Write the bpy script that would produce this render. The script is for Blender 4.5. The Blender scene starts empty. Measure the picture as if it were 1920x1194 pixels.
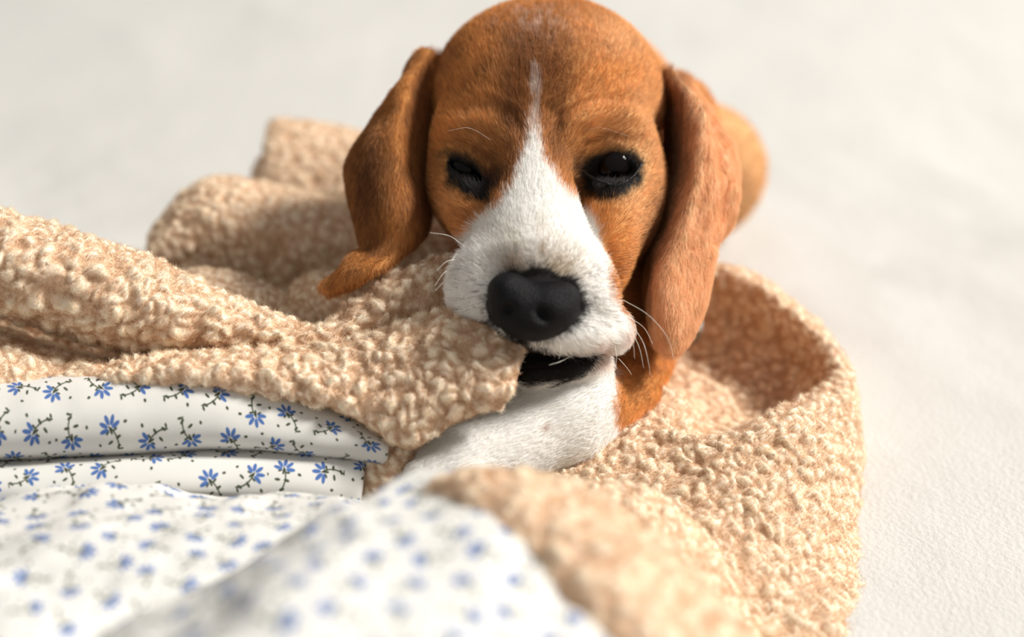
import bpy, math
import numpy as np
from mathutils import Matrix, Vector

# ------------------------------------------------------------------ camera, world, light, exposure
scene = bpy.context.scene
FPX, CXP, CYP, D0 = 2667.0, 960.0, 597.0, 65.0          # focal length in pixels, picture centre, reference distance in cm
PITCH = math.radians(28.0)
SP, CP = math.sin(PITCH), math.cos(PITCH)
TARGET = np.array([0.0, 0.0, 0.08])
AX_R = np.array([1.0, 0, 0]); AX_U = np.array([0, SP, CP]); AX_B = np.array([0, -CP, SP])
CAM = TARGET + AX_B * D0 / 100

cam_d = bpy.data.cameras.new('camera')
cam_d.sensor_width = 36; cam_d.lens = FPX / 1920 * 36
cam_d.clip_start = 0.02
cam_d.dof.use_dof = True; cam_d.dof.focus_distance = 0.632; cam_d.dof.aperture_fstop = 2.7
cam = bpy.data.objects.new('camera', cam_d); scene.collection.objects.link(cam)
cam.matrix_world = Matrix([[AX_R[i], AX_U[i], AX_B[i], CAM[i]] for i in range(3)] + [[0, 0, 0, 1]])
scene.camera = cam

world = bpy.data.worlds.new('world'); scene.world = world; world.use_nodes = True
bg = world.node_tree.nodes['Background']
bg.inputs['Color'].default_value = (1.0, 0.985, 0.955, 1); bg.inputs['Strength'].default_value = 0.36

def area_light(name, loc, aim, size, power, col):
    l = bpy.data.lights.new(name, 'AREA'); l.shape = 'RECTANGLE'; l.size, l.size_y = size; l.energy = power; l.color = col
    o = bpy.data.objects.new(name, l); scene.collection.objects.link(o); o.location = loc
    o.rotation_euler = (Vector(aim) - Vector(loc)).to_track_quat('-Z', 'Y').to_euler(); return o
area_light('window_light', (4.3, 0.45, 4.1), (0, 0.1, 0.05), (1.2, 1.2), 600, (1.0, 0.97, 0.92))

scene.view_settings.view_transform = 'Standard'; scene.view_settings.look = 'None'
scene.view_settings.exposure = 0.05; scene.view_settings.gamma = 1.0; scene.view_settings.use_curve_mapping = False
scene.cycles.use_denoising = True
scene.cycles.max_bounces = 10; scene.cycles.diffuse_bounces = 6

rng = np.random.default_rng(7)
f32 = np.float32

# ------------------------------------------------------------------ helpers: frames, noise, meshes
def L(px, py, w):
    """a point of the photograph at w cm in front of the reference plane -> dog frame in cm (right, up, towards the viewer)"""
    d = D0 - w
    return np.array([(px - CXP) * d / FPX, -(py - CYP) * d / FPX, w])
def Lg(a):
    a = np.asarray(a, float); d = D0 - a[..., 2]
    return np.stack([(a[..., 0] - CXP) * d / FPX, -(a[..., 1] - CYP) * d / FPX, a[..., 2]], -1)
def P(v):
    """frame cm -> (px, py)"""
    d = D0 - v[:, 2]
    return CXP + v[:, 0] * FPX / d, CYP - v[:, 1] * FPX / d
RM = np.stack([AX_R, AX_U, AX_B], 0)
def W(v):
    return TARGET + (np.asarray(v) @ RM) / 100
def height(v):                                            # world height in cm of frame points
    return 100 * TARGET[2] + v[..., 1] * CP + v[..., 2] * SP

def ihash(ix, iy, iz, seed):
    h = (ix.astype(np.int64) * 374761393 + iy.astype(np.int64) * 668265263 + iz.astype(np.int64) * 2147483647 + seed * 974711) & 0xffffffff
    h = ((h ^ (h >> 13)) * 1274126177) & 0xffffffff
    h = ((h ^ (h >> 16)) * 2246822519) & 0xffffffff
    return ((h ^ (h >> 15)) & 0xffffff).astype(f32) / f32(0xffffff)
def vnoise(p, s, seed=0):
    """smooth value noise in -1..1, feature size s"""
    q = p / s; i = np.floor(q).astype(np.int64); f = (q - i).astype(f32); f = f * f * f * (f * (f * 6 - 15) + 10)
    r = 0
    for dx in (0, 1):
        wx = f[:, 0] if dx else 1 - f[:, 0]
        for dy in (0, 1):
            wy = f[:, 1] if dy else 1 - f[:, 1]
            for dz in (0, 1):
                wz = f[:, 2] if dz else 1 - f[:, 2]
                r = r + wx * wy * wz * ihash(i[:, 0] + dx, i[:, 1] + dy, i[:, 2] + dz, seed)
    return r * 2 - 1
def vec_noise(p, s, seed):
    return np.stack([vnoise(p, s, seed + k) for k in range(3)], 1)
def worley(p, s, seed=0):
    """F1, F2 and a random number of the nearest cell (distances in cells)"""
    q = p / s; i = np.floor(q).astype(np.int64); f = (q - i).astype(f32)
    f1 = np.full(len(p), 9, f32); f2 = f1.copy(); idr = np.zeros(len(p), f32)
    for dx in (-1, 0, 1):
        for dy in (-1, 0, 1):
            for dz in (-1, 0, 1):
                cx, cy, cz = i[:, 0] + dx, i[:, 1] + dy, i[:, 2] + dz
                d = np.sqrt((dx + ihash(cx, cy, cz, seed) - f[:, 0]) ** 2 + (dy + ihash(cx, cy, cz, seed + 1) - f[:, 1]) ** 2 + (dz + ihash(cx, cy, cz, seed + 2) - f[:, 2]) ** 2)
                near = d < f1
                f2 = np.where(near, f1, np.minimum(f2, d)); f1 = np.where(near, d, f1)
                idr = np.where(near, ihash(cx, cy, cz, seed + 3), idr)
    return f1, f2, idr
def norm(v):
    return v / np.maximum(np.linalg.norm(v, axis=-1, keepdims=True), 1e-9)
def sstep(a, b, x):
    t = np.clip((x - a) / (b - a), 0, 1); return t * t * (3 - 2 * t)

def mesh_obj(name, verts_w, faces, mat, parent=None, smooth=True):
    me = bpy.data.meshes.new(name)
    faces = np.asarray(faces, np.int32); n, k = faces.shape
    me.vertices.add(len(verts_w)); me.vertices.foreach_set('co', np.asarray(verts_w, f32).ravel())
    me.loops.add(n * k); me.loops.foreach_set('vertex_index', faces.ravel())
    me.polygons.add(n); me.polygons.foreach_set('loop_start', np.arange(0, n * k, k, dtype=np.int32))
    me.update(calc_edges=True)
    if smooth: me.polygons.foreach_set('use_smooth', np.ones(n, bool))
    me.materials.append(mat)
    o = bpy.data.objects.new(name, me); scene.collection.objects.link(o)
    if parent is not None: o.parent = parent
    return o
def set_color(o, rgb, name='Col'):
    me = o.data; a = me.attributes.new(name, 'FLOAT_COLOR', 'POINT')
    c = np.ones((len(me.vertices), 4), f32); c[:, :3] = rgb; a.data.foreach_set('color', c.ravel())
def set_uv(o, uv):
    me = o.data; a = me.attributes.new('Print', 'FLOAT2', 'POINT'); a.data.foreach_set('vector', np.asarray(uv, f32).ravel())
def empty(name, loc, label, cat):
    o = bpy.data.objects.new(name, None); scene.collection.objects.link(o); o.location = loc
    o['label'] = label; o['category'] = cat; return o
def under(o, parent):
    """parent o (built in world coordinates) under parent without moving it"""
    o.parent = parent; o.matrix_parent_inverse = parent.matrix_basis.inverted()

def hair_obj(name, pts, rad, rgb, mat, parent):
    """pts (N,K,3) in world metres, rad (K,) or (N,K), rgb (N,3)"""
    n, k, _ = pts.shape
    hc = bpy.data.hair_curves.new(name); hc.add_curves([k] * n)
    hc.attributes['position'].data.foreach_set('vector', pts.astype(f32).ravel())
    if 'radius' not in hc.attributes: hc.attributes.new('radius', 'FLOAT', 'POINT')
    hc.attributes['radius'].data.foreach_set('value', np.broadcast_to(rad, (n, k)).astype(f32).ravel())
    a = hc.attributes.new('Col', 'FLOAT_COLOR', 'CURVE'); c = np.ones((n, 4), f32); c[:, :3] = rgb
    a.data.foreach_set('color', c.ravel())
    hc.materials.append(mat)
    o = bpy.data.objects.new(name, hc); scene.collection.objects.link(o); under(o, parent); o['kind'] = 'stuff'
    return o

def srgb(r, g, b):
    c = np.array([r, g, b], float) / 255; return np.where(c <= 0.04045, c / 12.92, ((c + 0.055) / 1.055) ** 2.4)

# ------------------------------------------------------------------ materials
def new_mat(name):
    m = bpy.data.materials.new(name); m.use_nodes = True; return m, m.node_tree, m.node_tree.nodes['Principled BSDF']
def attr_mat(name, rough, spec, sheen=0.0, strength=1.0):
    m, nt, b = new_mat(name); a = nt.nodes.new('ShaderNodeAttribute'); a.attribute_name = 'Col'
    nt.links.new(a.outputs['Color'], b.inputs['Base Color'])
    b.inputs['Roughness'].default_value = rough; b.inputs['Specular IOR Level'].default_value = spec
    b.inputs['Sheen Weight'].default_value = sheen
    return m, nt, b
M_coat, _, _ = attr_mat('dog coat skin', 0.75, 0.15)
def hair_mat(name, trans, gloss, rough):
    m = bpy.data.materials.new(name); m.use_nodes = True; nt = m.node_tree; nt.nodes.clear()
    a = nt.nodes.new('ShaderNodeAttribute'); a.attribute_name = 'Col'
    d = nt.nodes.new('ShaderNodeBsdfDiffuse'); t = nt.nodes.new('ShaderNodeBsdfTranslucent'); g = nt.nodes.new('ShaderNodeBsdfAnisotropic')
    g.inputs['Roughness'].default_value = rough; g.inputs['Color'].default_value = (1, 0.96, 0.9, 1)
    m1 = nt.nodes.new('ShaderNodeMixShader'); m2 = nt.nodes.new('ShaderNodeMixShader'); o = nt.nodes.new('ShaderNodeOutputMaterial')
    m1.inputs[0].default_value = trans; m2.inputs[0].default_value = gloss; K = nt.links.new
    K(a.outputs['Color'], d.inputs['Color']); K(a.outputs['Color'], t.inputs['Color']); K(d.outputs[0], m1.inputs[1]); K(t.outputs[0], m1.inputs[2])
    K(m1.outputs[0], m2.inputs[1]); K(g.outputs[0], m2.inputs[2]); K(m2.outputs[0], o.inputs['Surface']); return m
M_fur = hair_mat('dog fur hairs', 0.35, 0.022, 0.4)
M_fleece, _, _ = attr_mat('fleece pile', 0.9, 0.08)
M_fuzz = hair_mat('fleece fibres', 0.5, 0.0, 0.6)

def plain(name, rgb, rough, spec=0.5, bump=None):
    m, nt, b = new_mat(name); b.inputs['Base Color'].default_value = (*rgb, 1); b.inputs['Roughness'].default_value = rough
    b.inputs['Specular IOR Level'].default_value = spec
    if bump:
        n = nt.nodes.new('ShaderNodeTexVoronoi' if bump[0] == 'v' else 'ShaderNodeTexNoise'); n.inputs['Scale'].default_value = bump[1]
        tc = nt.nodes.new('ShaderNodeTexCoord'); nt.links.new(tc.outputs['Object'], n.inputs['Vector'])
        bp = nt.nodes.new('ShaderNodeBump'); bp.inputs['Strength'].default_value = bump[2]; bp.inputs['Distance'].default_value = bump[3]
        nt.links.new(n.outputs[0], bp.inputs['Height']); nt.links.new(bp.outputs[0], b.inputs['Normal'])
    return m
M_nose = plain('nose leather', (0.0065, 0.006, 0.007), 0.5, 0.13, ('v', 1900, 0.5, 0.0006))
M_eye = plain('dark eyeball', (0.005, 0.003, 0.003), 0.10, 0.16)
M_wet = plain('wet dark lid', (0.006, 0.005, 0.005), 0.35, 0.18, ('n', 900, 0.7, 0.0006))
M_whisker = plain('whisker', (0.85, 0.80, 0.72), 0.35)
M_bed = plain('white bedspread cloth', (0.55, 0.535, 0.508), 0.95, 0.1)
def bed_material():
    nt = M_bed.node_tree; b = nt.nodes['Principled BSDF']
    tc = nt.nodes.new('ShaderNodeTexCoord')
    v = nt.nodes.new('ShaderNodeTexNoise'); v.inputs['Scale'].default_value = 420; v.inputs['Detail'].default_value = 5
    w = nt.nodes.new('ShaderNodeTexNoise'); w.inputs['Scale'].default_value = 60; w.inputs['Detail'].default_value = 3
    for n in (v, w): nt.links.new(tc.outputs['Object'], n.inputs['Vector'])
    ad = nt.nodes.new('ShaderNodeMath'); ad.operation = 'ADD'
    nt.links.new(v.outputs[0], ad.inputs[0]); nt.links.new(w.outputs[0], ad.inputs[1])
    bp = nt.nodes.new('ShaderNodeBump'); bp.inputs['Strength'].default_value = 0.45; bp.inputs['Distance'].default_value = 0.0018
    nt.links.new(ad.outputs[0], bp.inputs['Height']); nt.links.new(bp.outputs[0], b.inputs['Normal'])
bed_material()

def floral_material():
    m, nt, b = new_mat('white cotton with small blue flowers'); N = nt.nodes; K = nt.links
    b.inputs['Roughness'].default_value = 0.85; b.inputs['Specular IOR Level'].default_value = 0.15
    at = N.new('ShaderNodeAttribute'); at.attribute_name = 'Print'      # cloth coordinates in cm
    def vm(op, *ins):
        n = N.new('ShaderNodeVectorMath'); n.operation = op
        for i, x in enumerate(ins):
            if isinstance(x, (tuple, list)): n.inputs[i].default_value = x
            elif isinstance(x, (int, float)): n.inputs['Scale'].default_value = x
            else: K.new(x, n.inputs[i])
        return n
    def mt(op, *ins):
        n = N.new('ShaderNodeMath'); n.operation = op
        for i, x in enumerate(ins):
            if isinstance(x, (int, float)): n.inputs[i].default_value = x
            else: K.new(x, n.inputs[i])
        return n.outputs[0]
    petals_all = leaves_all = centre_all = None
    sp = 1.66
    # shear alternate columns by half a cell
    base = vm('SCALE', at.outputs['Vector'], 1 / sp).outputs[0]
    sx = N.new('ShaderNodeSeparateXYZ'); K.new(base, sx.inputs[0])
    half = mt('MULTIPLY', mt('FLOORED_MODULO', mt('FLOOR', sx.outputs[0]), 2.0), 0.5)
    cb = N.new('ShaderNodeCombineXYZ'); K.new(sx.outputs[0], cb.inputs[0]); K.new(mt('ADD', sx.outputs[1], half), cb.inputs[1])
    cell = vm('FLOOR', cb.outputs[0]).outputs[0]
    fr = vm('SUBTRACT', vm('FRACTION', cb.outputs[0]).outputs[0], (0.5, 0.5, 0.0)).outputs[0]
    wn = N.new('ShaderNodeTexWhiteNoise'); wn.noise_dimensions = '3D'; K.new(cell, wn.inputs['Vector'])
    rot = mt('MULTIPLY', wn.outputs['Value'], 6.2832)
    off = vm('MULTIPLY', vm('SUBTRACT', wn.outputs['Color'], (0.5, 0.5, 0.5)).outputs[0], (0.20, 0.20, 0.0)).outputs[0]
    rt = N.new('ShaderNodeVectorRotate'); rt.rotation_type = 'Z_AXIS'; K.new(vm('ADD', fr, off).outputs[0], rt.inputs['Vector']); K.new(rot, rt.inputs['Angle'])
    q = rt.outputs[0]
    def ell(cx, cy, ang, rx, ry):
        mp = N.new('ShaderNodeMapping'); mp.vector_type = 'TEXTURE'; K.new(q, mp.inputs['Vector'])
        mp.inputs['Location'].default_value = (cx, cy, 0); mp.inputs['Rotation'].default_value = (0, 0, ang); mp.inputs['Scale'].default_value = (rx, ry, 1)
        return vm('LENGTH', mp.outputs[0]).outputs['Value']
    def union(lst):
        r = lst[0]
        for x in lst[1:]: r = mt('MINIMUM', r, x)
        return r
    pet = [ell(0.09 + r_ * math.cos(a), 0.06 + r_ * math.sin(a), a, 0.118, 0.050) for a, r_ in ((-0.85, .165), (-0.12, .19), (0.58, .20), (1.28, .19), (2.0, .165))]
    pet_m = mt('LESS_THAN', union(pet), 1.0)
    lv = [ell(-0.20, 0.02, 2.3, 0.075, 0.034), ell(-0.05, -0.16, -1.0, 0.075, 0.034), ell(-0.27, -0.20, 2.6, 0.07, 0.034), ell(-0.33, -0.27, -1.3, 0.06, 0.030),
          ell(0.0, 0.12, 2.6, 0.06, 0.028), ell(0.10, -0.06, -0.9, 0.06, 0.028), ell(0.03, 0.03, 0.6, 0.06, 0.03), ell(-0.30, 0.28, 0.6, 0.045, 0.034), ell(0.28, -0.30, 2.0, 0.05, 0.036)]
    ring = mt('SUBTRACT', ell(-0.33, 0.30, 0, 1, 1), 0.50)
    ring = mt('LESS_THAN', mt('ABSOLUTE', ring), 0.019)
    win = mt('LESS_THAN', ell(-0.10, -0.10, 0.7, 0.32, 0.22), 1.0)
    stem = mt('MULTIPLY', ring, win)
    lf_m = mt('MAXIMUM', mt('LESS_THAN', union(lv), 1.0), stem)
    dot = mt('LESS_THAN', ell(0.09, 0.06, 0, 0.035, 0.035), 1.0)
    def mix(fac, a, c):
        n = N.new('ShaderNodeMix'); n.data_type = 'RGBA'; K.new(fac, n.inputs['Factor'])
        if isinstance(a, tuple): n.inputs[6].default_value = a
        else: K.new(a, n.inputs[6])
        n.inputs[7].default_value = c; return n.outputs[2]
    c = mix(lf_m, (0.665, 0.65, 0.615, 1), (0.065, 0.078, 0.045, 1))
    c = mix(pet_m, c, (0.075, 0.15, 0.37, 1))
    c = mix(dot, c, (0.035, 0.045, 0.03, 1))
    K.new(c, b.inputs['Base Color'])
    nz = N.new('ShaderNodeTexNoise'); nz.inputs['Scale'].default_value = 1200
    tc = N.new('ShaderNodeTexCoord'); K.new(tc.outputs['Object'], nz.inputs['Vector'])
    bp = N.new('ShaderNodeBump'); bp.inputs['Strength'].default_value = 0.15; bp.inputs['Distance'].default_value = 0.0004
    K.new(nz.outputs[0], bp.inputs['Height']); K.new(bp.outputs[0], b.inputs['Normal'])
    return m
M_floral = floral_material()

# ------------------------------------------------------------------ the bed
def build_bed():
    def axis(lo, hi, dense_lo, dense_hi, fine, coarse):
        a = np.concatenate([np.arange(lo, dense_lo, coarse), np.arange(dense_lo, dense_hi, fine), np.arange(dense_hi, hi + coarse * .5, coarse)])
        return a
    xs = axis(-110, 110, -40, 50, 0.5, 3.0); ys = axis(-85, 170, -25, 40, 0.5, 3.0)
    X, Y = np.meshgrid(xs, ys, indexing='ij'); p = np.stack([X.ravel(), Y.ravel(), 0 * X.ravel()], 1)
    z = -0.25 + 0.35 * vnoise(p, 22, 3) + 0.16 * vnoise(p * [1, 1.6, 1], 7, 4) + 0.05 * vnoise(p, 2.2, 5)
    wr = p @ np.array([[0.5, .86, 0], [-0.86, .5, 0], [0, 0, 1]])
    z += 0.22 * np.maximum(0, vnoise(wr * [0.28, 1, 1], 5, 9)) ** 2
    d = np.minimum.reduce([p[:, 0] + 110, 110 - p[:, 0], p[:, 1] + 85, 170 - p[:, 1]])
    z -= 4 * (1 - np.sqrt(np.clip(1 - (1 - np.clip(d / 4, 0, 1)) ** 2, 0, 1)))
    p[:, 2] = z
    nx, ny = len(xs), len(ys); idx = np.arange(nx * ny).reshape(nx, ny)
    f = np.stack([idx[:-1, :-1], idx[1:, :-1], idx[1:, 1:], idx[:-1, 1:]], -1).reshape(-1, 4)
    ring = np.concatenate([idx[:, 0], idx[-1, 1:], idx[-2::-1, -1], idx[0, -2:0:-1]])
    low = p[ring].copy(); low[:, 2] = -28; base = len(p); p = np.concatenate([p, low]); m = len(ring)
    k = np.arange(m); f2 = np.stack([ring, base + k, base + (k + 1) % m, ring[(k + 1) % m]], 1)
    o = mesh_obj('bed', p / 100, np.concatenate([f, f2]), M_bed)
    o['label'] = 'white bed with a rumpled textured bedspread under dog and blanket'; o['category'] = 'bed'
    # the floor it stands on
    fl = mesh_obj('floor', np.array([[-3, -3, -.28], [3, -3, -.28], [3, 4, -.28], [-3, 4, -.28]]), [[0, 1, 2, 3]], plain('pale floor', (0.6, 0.58, 0.55), 0.6, bump=('n', 40, .2, .001)), smooth=False)
    fl['kind'] = 'structure'
build_bed()

# ------------------------------------------------------------------ signed distance modelling
class Field:
    def __init__(s, lo, hi, h):
        s.lo = np.array(lo, float); s.h = h; s.n = np.ceil((np.array(hi) - s.lo) / h).astype(int) + 1
        s.F = np.full(s.n, 3.0, f32)
    def box(s, c0, c1):
        a = np.clip(np.floor((c0 - s.lo) / s.h).astype(int), 0, s.n - 1); b = np.clip(np.ceil((c1 - s.lo) / s.h).astype(int) + 1, 1, s.n)
        sl = tuple(slice(a[i], b[i]) for i in range(3))
        g = [((np.arange(a[i], b[i]) * s.h) + s.lo[i]).astype(f32) for i in range(3)]
        return sl, g[0][:, None, None], g[1][None, :, None], g[2][None, None, :]
    def put(s, sl, d, k, sub=False):
        A = s.F[sl]
        if sub:
            h = np.clip(0.5 - 0.5 * (A + d) / k, 0, 1); s.F[sl] = A * (1 - h) - d * h + k * h * (1 - h)
        else:
            h = np.clip(0.5 + 0.5 * (A - d) / k, 0, 1); s.F[sl] = A * (1 - h) + d * h - k * h * (1 - h)
    def ell(s, c, r, rot=(0, 0, 0), k=0.6, sub=False):
        c = np.asarray(c, float); r = np.asarray(r, float); m = r.max() + 1.4
        sl, X, Y, Z = s.box(c - m, c + m)
        R = np.array(Matrix.Rotation(math.radians(rot[2]), 3, 'Z') @ Matrix.Rotation(math.radians(rot[1]), 3, 'Y') @ Matrix.Rotation(math.radians(rot[0]), 3, 'X')).T
        X = X - f32(c[0]); Y = Y - f32(c[1]); Z = Z - f32(c[2])
        q = [(R[i, 0] * X + R[i, 1] * Y + R[i, 2] * Z) for i in range(3)]
        k0 = np.sqrt(sum((q[i] / r[i]) ** 2 for i in range(3))); k1 = np.sqrt(sum((q[i] / r[i] ** 2) ** 2 for i in range(3)))
        s.put(sl, (k0 * (k0 - 1) / np.maximum(k1, 1e-4)).astype(f32), k, sub)
    def cap(s, a, b, ra, rb, k=0.6, sub=False):
        a = np.asarray(a, float); b = np.asarray(b, float); m = max(ra, rb) + 1.4
        sl, X, Y, Z = s.box(np.minimum(a, b) - m, np.maximum(a, b) + m)
        ab = b - a; l2 = ab @ ab
        t = np.clip(((X - a[0]) * ab[0] + (Y - a[1]) * ab[1] + (Z - a[2]) * ab[2]) / l2, 0, 1)
        d = np.sqrt((X - a[0] - t * ab[0]) ** 2 + (Y - a[1] - t * ab[1]) ** 2 + (Z - a[2] - t * ab[2]) ** 2) - (ra + (rb - ra) * t)
        s.put(sl, d.astype(f32), k, sub)
    def cloud(s, pts, rad, k=0.3, m=0.9):
        """union with balls of radius rad around points (thin sheets)"""
        lo = pts.min(0) - m; hi = pts.max(0) + m; sl, X, Y, Z = s.box(lo, hi)
        sh = (X.shape[0], Y.shape[1], Z.shape[2]); D = np.full(sh, m, f32).ravel()
        o = np.array([X[0, 0, 0], Y[0, 0, 0], Z[0, 0, 0]])
        c = np.rint((pts - o) / s.h).astype(int); R = int(m / s.h) - 1
        g = np.arange(-R, R + 1); off = np.stack(np.meshgrid(g, g, g, indexing='ij'), -1).reshape(-1, 3)
        off = off[(off ** 2).sum(1) <= R * R]
        for st in range(0, len(pts), 2000):
            cc = c[st:st + 2000, None, :] + off[None]
            ok = ((cc >= 0) & (cc < np.array(sh))).all(-1)
            d = np.linalg.norm(cc * s.h + o - pts[st:st + 2000, None, :], axis=-1) - rad[st:st + 2000, None]
            lin = (cc[..., 0] * sh[1] + cc[..., 1]) * sh[2] + cc[..., 2]
            np.minimum.at(D, lin[ok], d[ok].astype(f32))
        s.put(sl, D.reshape(sh), k)
    def surface(s):
        F = s.F; n = s.n; S = F < 0
        cnt = np.zeros(n - 1, np.int8)
        for dx in (0, 1):
            for dy in (0, 1):
                for dz in (0, 1):
                    cnt += S[dx:n[0] - 1 + dx, dy:n[1] - 1 + dy, dz:n[2] - 1 + dz]
        act = np.argwhere((cnt > 0) & (cnt < 8)); ids = np.full(n - 1, -1, np.int32); ids[tuple(act.T)] = np.arange(len(act))
        acc = np.zeros((len(act), 3)); num = np.zeros(len(act))
        for ax in range(3):
            o1, o2 = [i for i in range(3) if i != ax]
            for p in (0, 1):
                for q in (0, 1):
                    a = act.copy(); a[:, o1] += p; a[:, o2] += q; b = a.copy(); b[:, ax] += 1
                    fa = F[tuple(a.T)]; fb = F[tuple(b.T)]; x = (fa < 0) != (fb < 0)
                    t = np.where(x, fa / np.where(x, fa - fb, 1), 0)
                    pos = a.astype(float); pos[:, ax] += t
                    acc[x] += pos[x]; num[x] += 1
        V = s.lo + acc / num[:, None] * s.h
        quads = []
        for ax in range(3):
            o1, o2 = (ax + 1) % 3, (ax + 2) % 3
            sa = [slice(None)] * 3; sb = [slice(None)] * 3; sa[ax] = slice(0, -1); sb[ax] = slice(1, None)
            A = S[tuple(sa)]; B = S[tuple(sb)]; e = np.argwhere(A != B)
            e = e[(e[:, o1] > 0) & (e[:, o2] > 0) & (e[:, o1] < n[o1] - 1) & (e[:, o2] < n[o2] - 1)]
            flip = ~S[tuple(e.T)]
            c = []
            for (p, q) in ((-1, -1), (0, -1), (0, 0), (-1, 0)):
                z = e.copy(); z[:, o1] += p; z[:, o2] += q; c.append(ids[tuple(z.T)])
            c = np.stack(c, 1); c[flip] = c[flip][:, ::-1]; quads.append(c)
        return V, np.concatenate(quads)
def relax(V, Q, it, lam=0.5):
    e = np.concatenate([Q[:, [0, 1]], Q[:, [1, 2]], Q[:, [2, 3]], Q[:, [3, 0]]]); n = len(V)
    deg = np.bincount(e[:, 0], minlength=n) + np.bincount(e[:, 1], minlength=n)
    for i in range(it):
        for l in (lam, -lam * 1.03):
            A = np.stack([np.bincount(e[:, 0], V[e[:, 1], j], n) + np.bincount(e[:, 1], V[e[:, 0], j], n) for j in range(3)], 1) / np.maximum(deg, 1)[:, None]
            V = V + l * (A - V)
    return V
def vnormals(V, Q):
    fn = np.cross(V[Q[:, 2]] - V[Q[:, 0]], V[Q[:, 3]] - V[Q[:, 1]])
    return norm(np.stack([sum(np.bincount(Q[:, i], fn[:, j], len(V)) for i in range(4)) for j in range(3)], 1))

# spline patches
def cr(P0, t):
    """interpolating spline through P0 along axis 0, t in 0..1"""
    n = len(P0); x = np.clip(np.asarray(t) * (n - 1), 0, n - 1 - 1e-6); i = x.astype(int); f = (x - i).reshape((-1,) + (1,) * (P0.ndim - 1))
    g = lambda k: P0[np.clip(k, 0, n - 1)]
    p1, p2 = g(i), g(i + 1)
    p0 = np.where((i > 0).reshape(f.shape), g(i - 1), 2 * p1 - p2); p3 = np.where((i < n - 2).reshape(f.shape), g(i + 2), 2 * p2 - p1)
    return 0.5 * (2 * p1 + (p2 - p0) * f + (2 * p0 - 5 * p1 + 4 * p2 - p3) * f ** 2 + (3 * p1 - p0 - 3 * p2 + p3) * f ** 3)
def grid(rows, step):
    """rows[u][v] = (px, py, w) -> surface grid (nu, nv, 3) in cm with spacing about step, plus mean arc lengths"""
    C = Lg(np.array(rows, float))
    S = cr(C, np.linspace(0, 1, 60)); S = np.swapaxes(cr(np.swapaxes(S, 0, 1), np.linspace(0, 1, 60)), 0, 1)
    def par(S):
        d = np.linalg.norm(np.diff(S, axis=0), axis=2); d = d.mean(1) + 1e-6; s = np.concatenate([[0], np.cumsum(d)]); return s, d
    su, _ = par(S); sv, _ = par(np.swapaxes(S, 0, 1))
    nu = max(4, int(su[-1] / step) + 1); nv = max(4, int(sv[-1] / step) + 1)
    tu = np.interp(np.linspace(0, su[-1], nu), su, np.linspace(0, 1, 60)); tv = np.interp(np.linspace(0, sv[-1], nv), sv, np.linspace(0, 1, 60))
    G = cr(C, tu); G = np.swapaxes(cr(np.swapaxes(G, 0, 1), tv), 0, 1)
    return G
def gnormals(G):
    du = np.gradient(G, axis=0); dv = np.gradient(G, axis=1); return norm(np.cross(du, dv))

# ------------------------------------------------------------------ the dog
EAR_L = [  # image left ear: rows from root to tip, each from the front edge over the outer face to the back edge
    [(826, 116, -5.6), (808, 104, -5.0), (797, 98, -5.1), (790, 104, -6.4), (796, 116, -7.8)],
    [(816, 190, -6.0), (768, 165, -3.4), (746, 180, -3.5), (730, 200, -4.9), (750, 204, -7.2)],
    [(808, 290, -6.0), (760, 270, -2.2), (710, 282, -2.0), (666, 292, -3.8), (700, 298, -6.4)],
    [(804, 375, -5.4), (766, 365, -1.6), (712, 378, -1.4), (660, 356, -3.4), (696, 372, -5.8)],
    [(794, 430, -4.4), (774, 438, -1.5), (730, 446, -1.2), (680, 428, -2.8), (700, 432, -4.4)],
    [(764, 464, -3.0), (754, 476, -1.1), (722, 484, -0.5), (688, 470, -1.8), (696, 462, -3.0)],
    [(722, 486, -1.4), (712, 502, -0.2), (688, 508, 0.2), (658, 498, -0.8), (664, 488, -1.9)],
    [(642, 534, -1.4), (636, 544, -0.8), (624, 547, -0.6), (608, 542, -1.0), (614, 532, -1.6)]]
EAR_R = [
    [(1232, 150, -6.4), (1254, 138, -5.2), (1274, 146, -5.2), (1290, 164, -6.4), (1286, 176, -8.0)],
    [(1252, 215, -8.4), (1296, 200, -3.0), (1320, 212, -3.0), (1337, 224, -4.6), (1328, 232, -6.8)],
    [(1250, 320, -9.0), (1298, 312, -2.0), (1342, 318, -1.9), (1376, 310, -3.8), (1350, 325, -8.5)],
    [(1226, 432, -9.0), (1268, 425, -1.2), (1320, 425, -1.1), (1366, 405, -3.2), (1330, 425, -9.0)],
    [(1214, 512, -8.0), (1238, 500, -0.6), (1284, 500, -0.2), (1330, 482, -2.0), (1300, 502, -8.0)],
    [(1222, 576, -5.0), (1230, 574, -0.3), (1270, 582, 0.3), (1314, 564, -1.2), (1288, 576, -5.0)],
    [(1232, 632, -1.6), (1240, 637, -0.1), (1266, 642, 0.5), (1296, 622, -0.6), (1292, 626, -1.4)],
    [(1248, 654, -0.6), (1252, 657, 0.1), (1263, 658, 0.3), (1274, 651, -0.2), (1274, 651, -0.6)]]
NOSE = L(1000, 560, 5.6)
LEG_A, LEG_B = L(1052, 786, 0.4), L(880, 868, 2.6)

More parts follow.
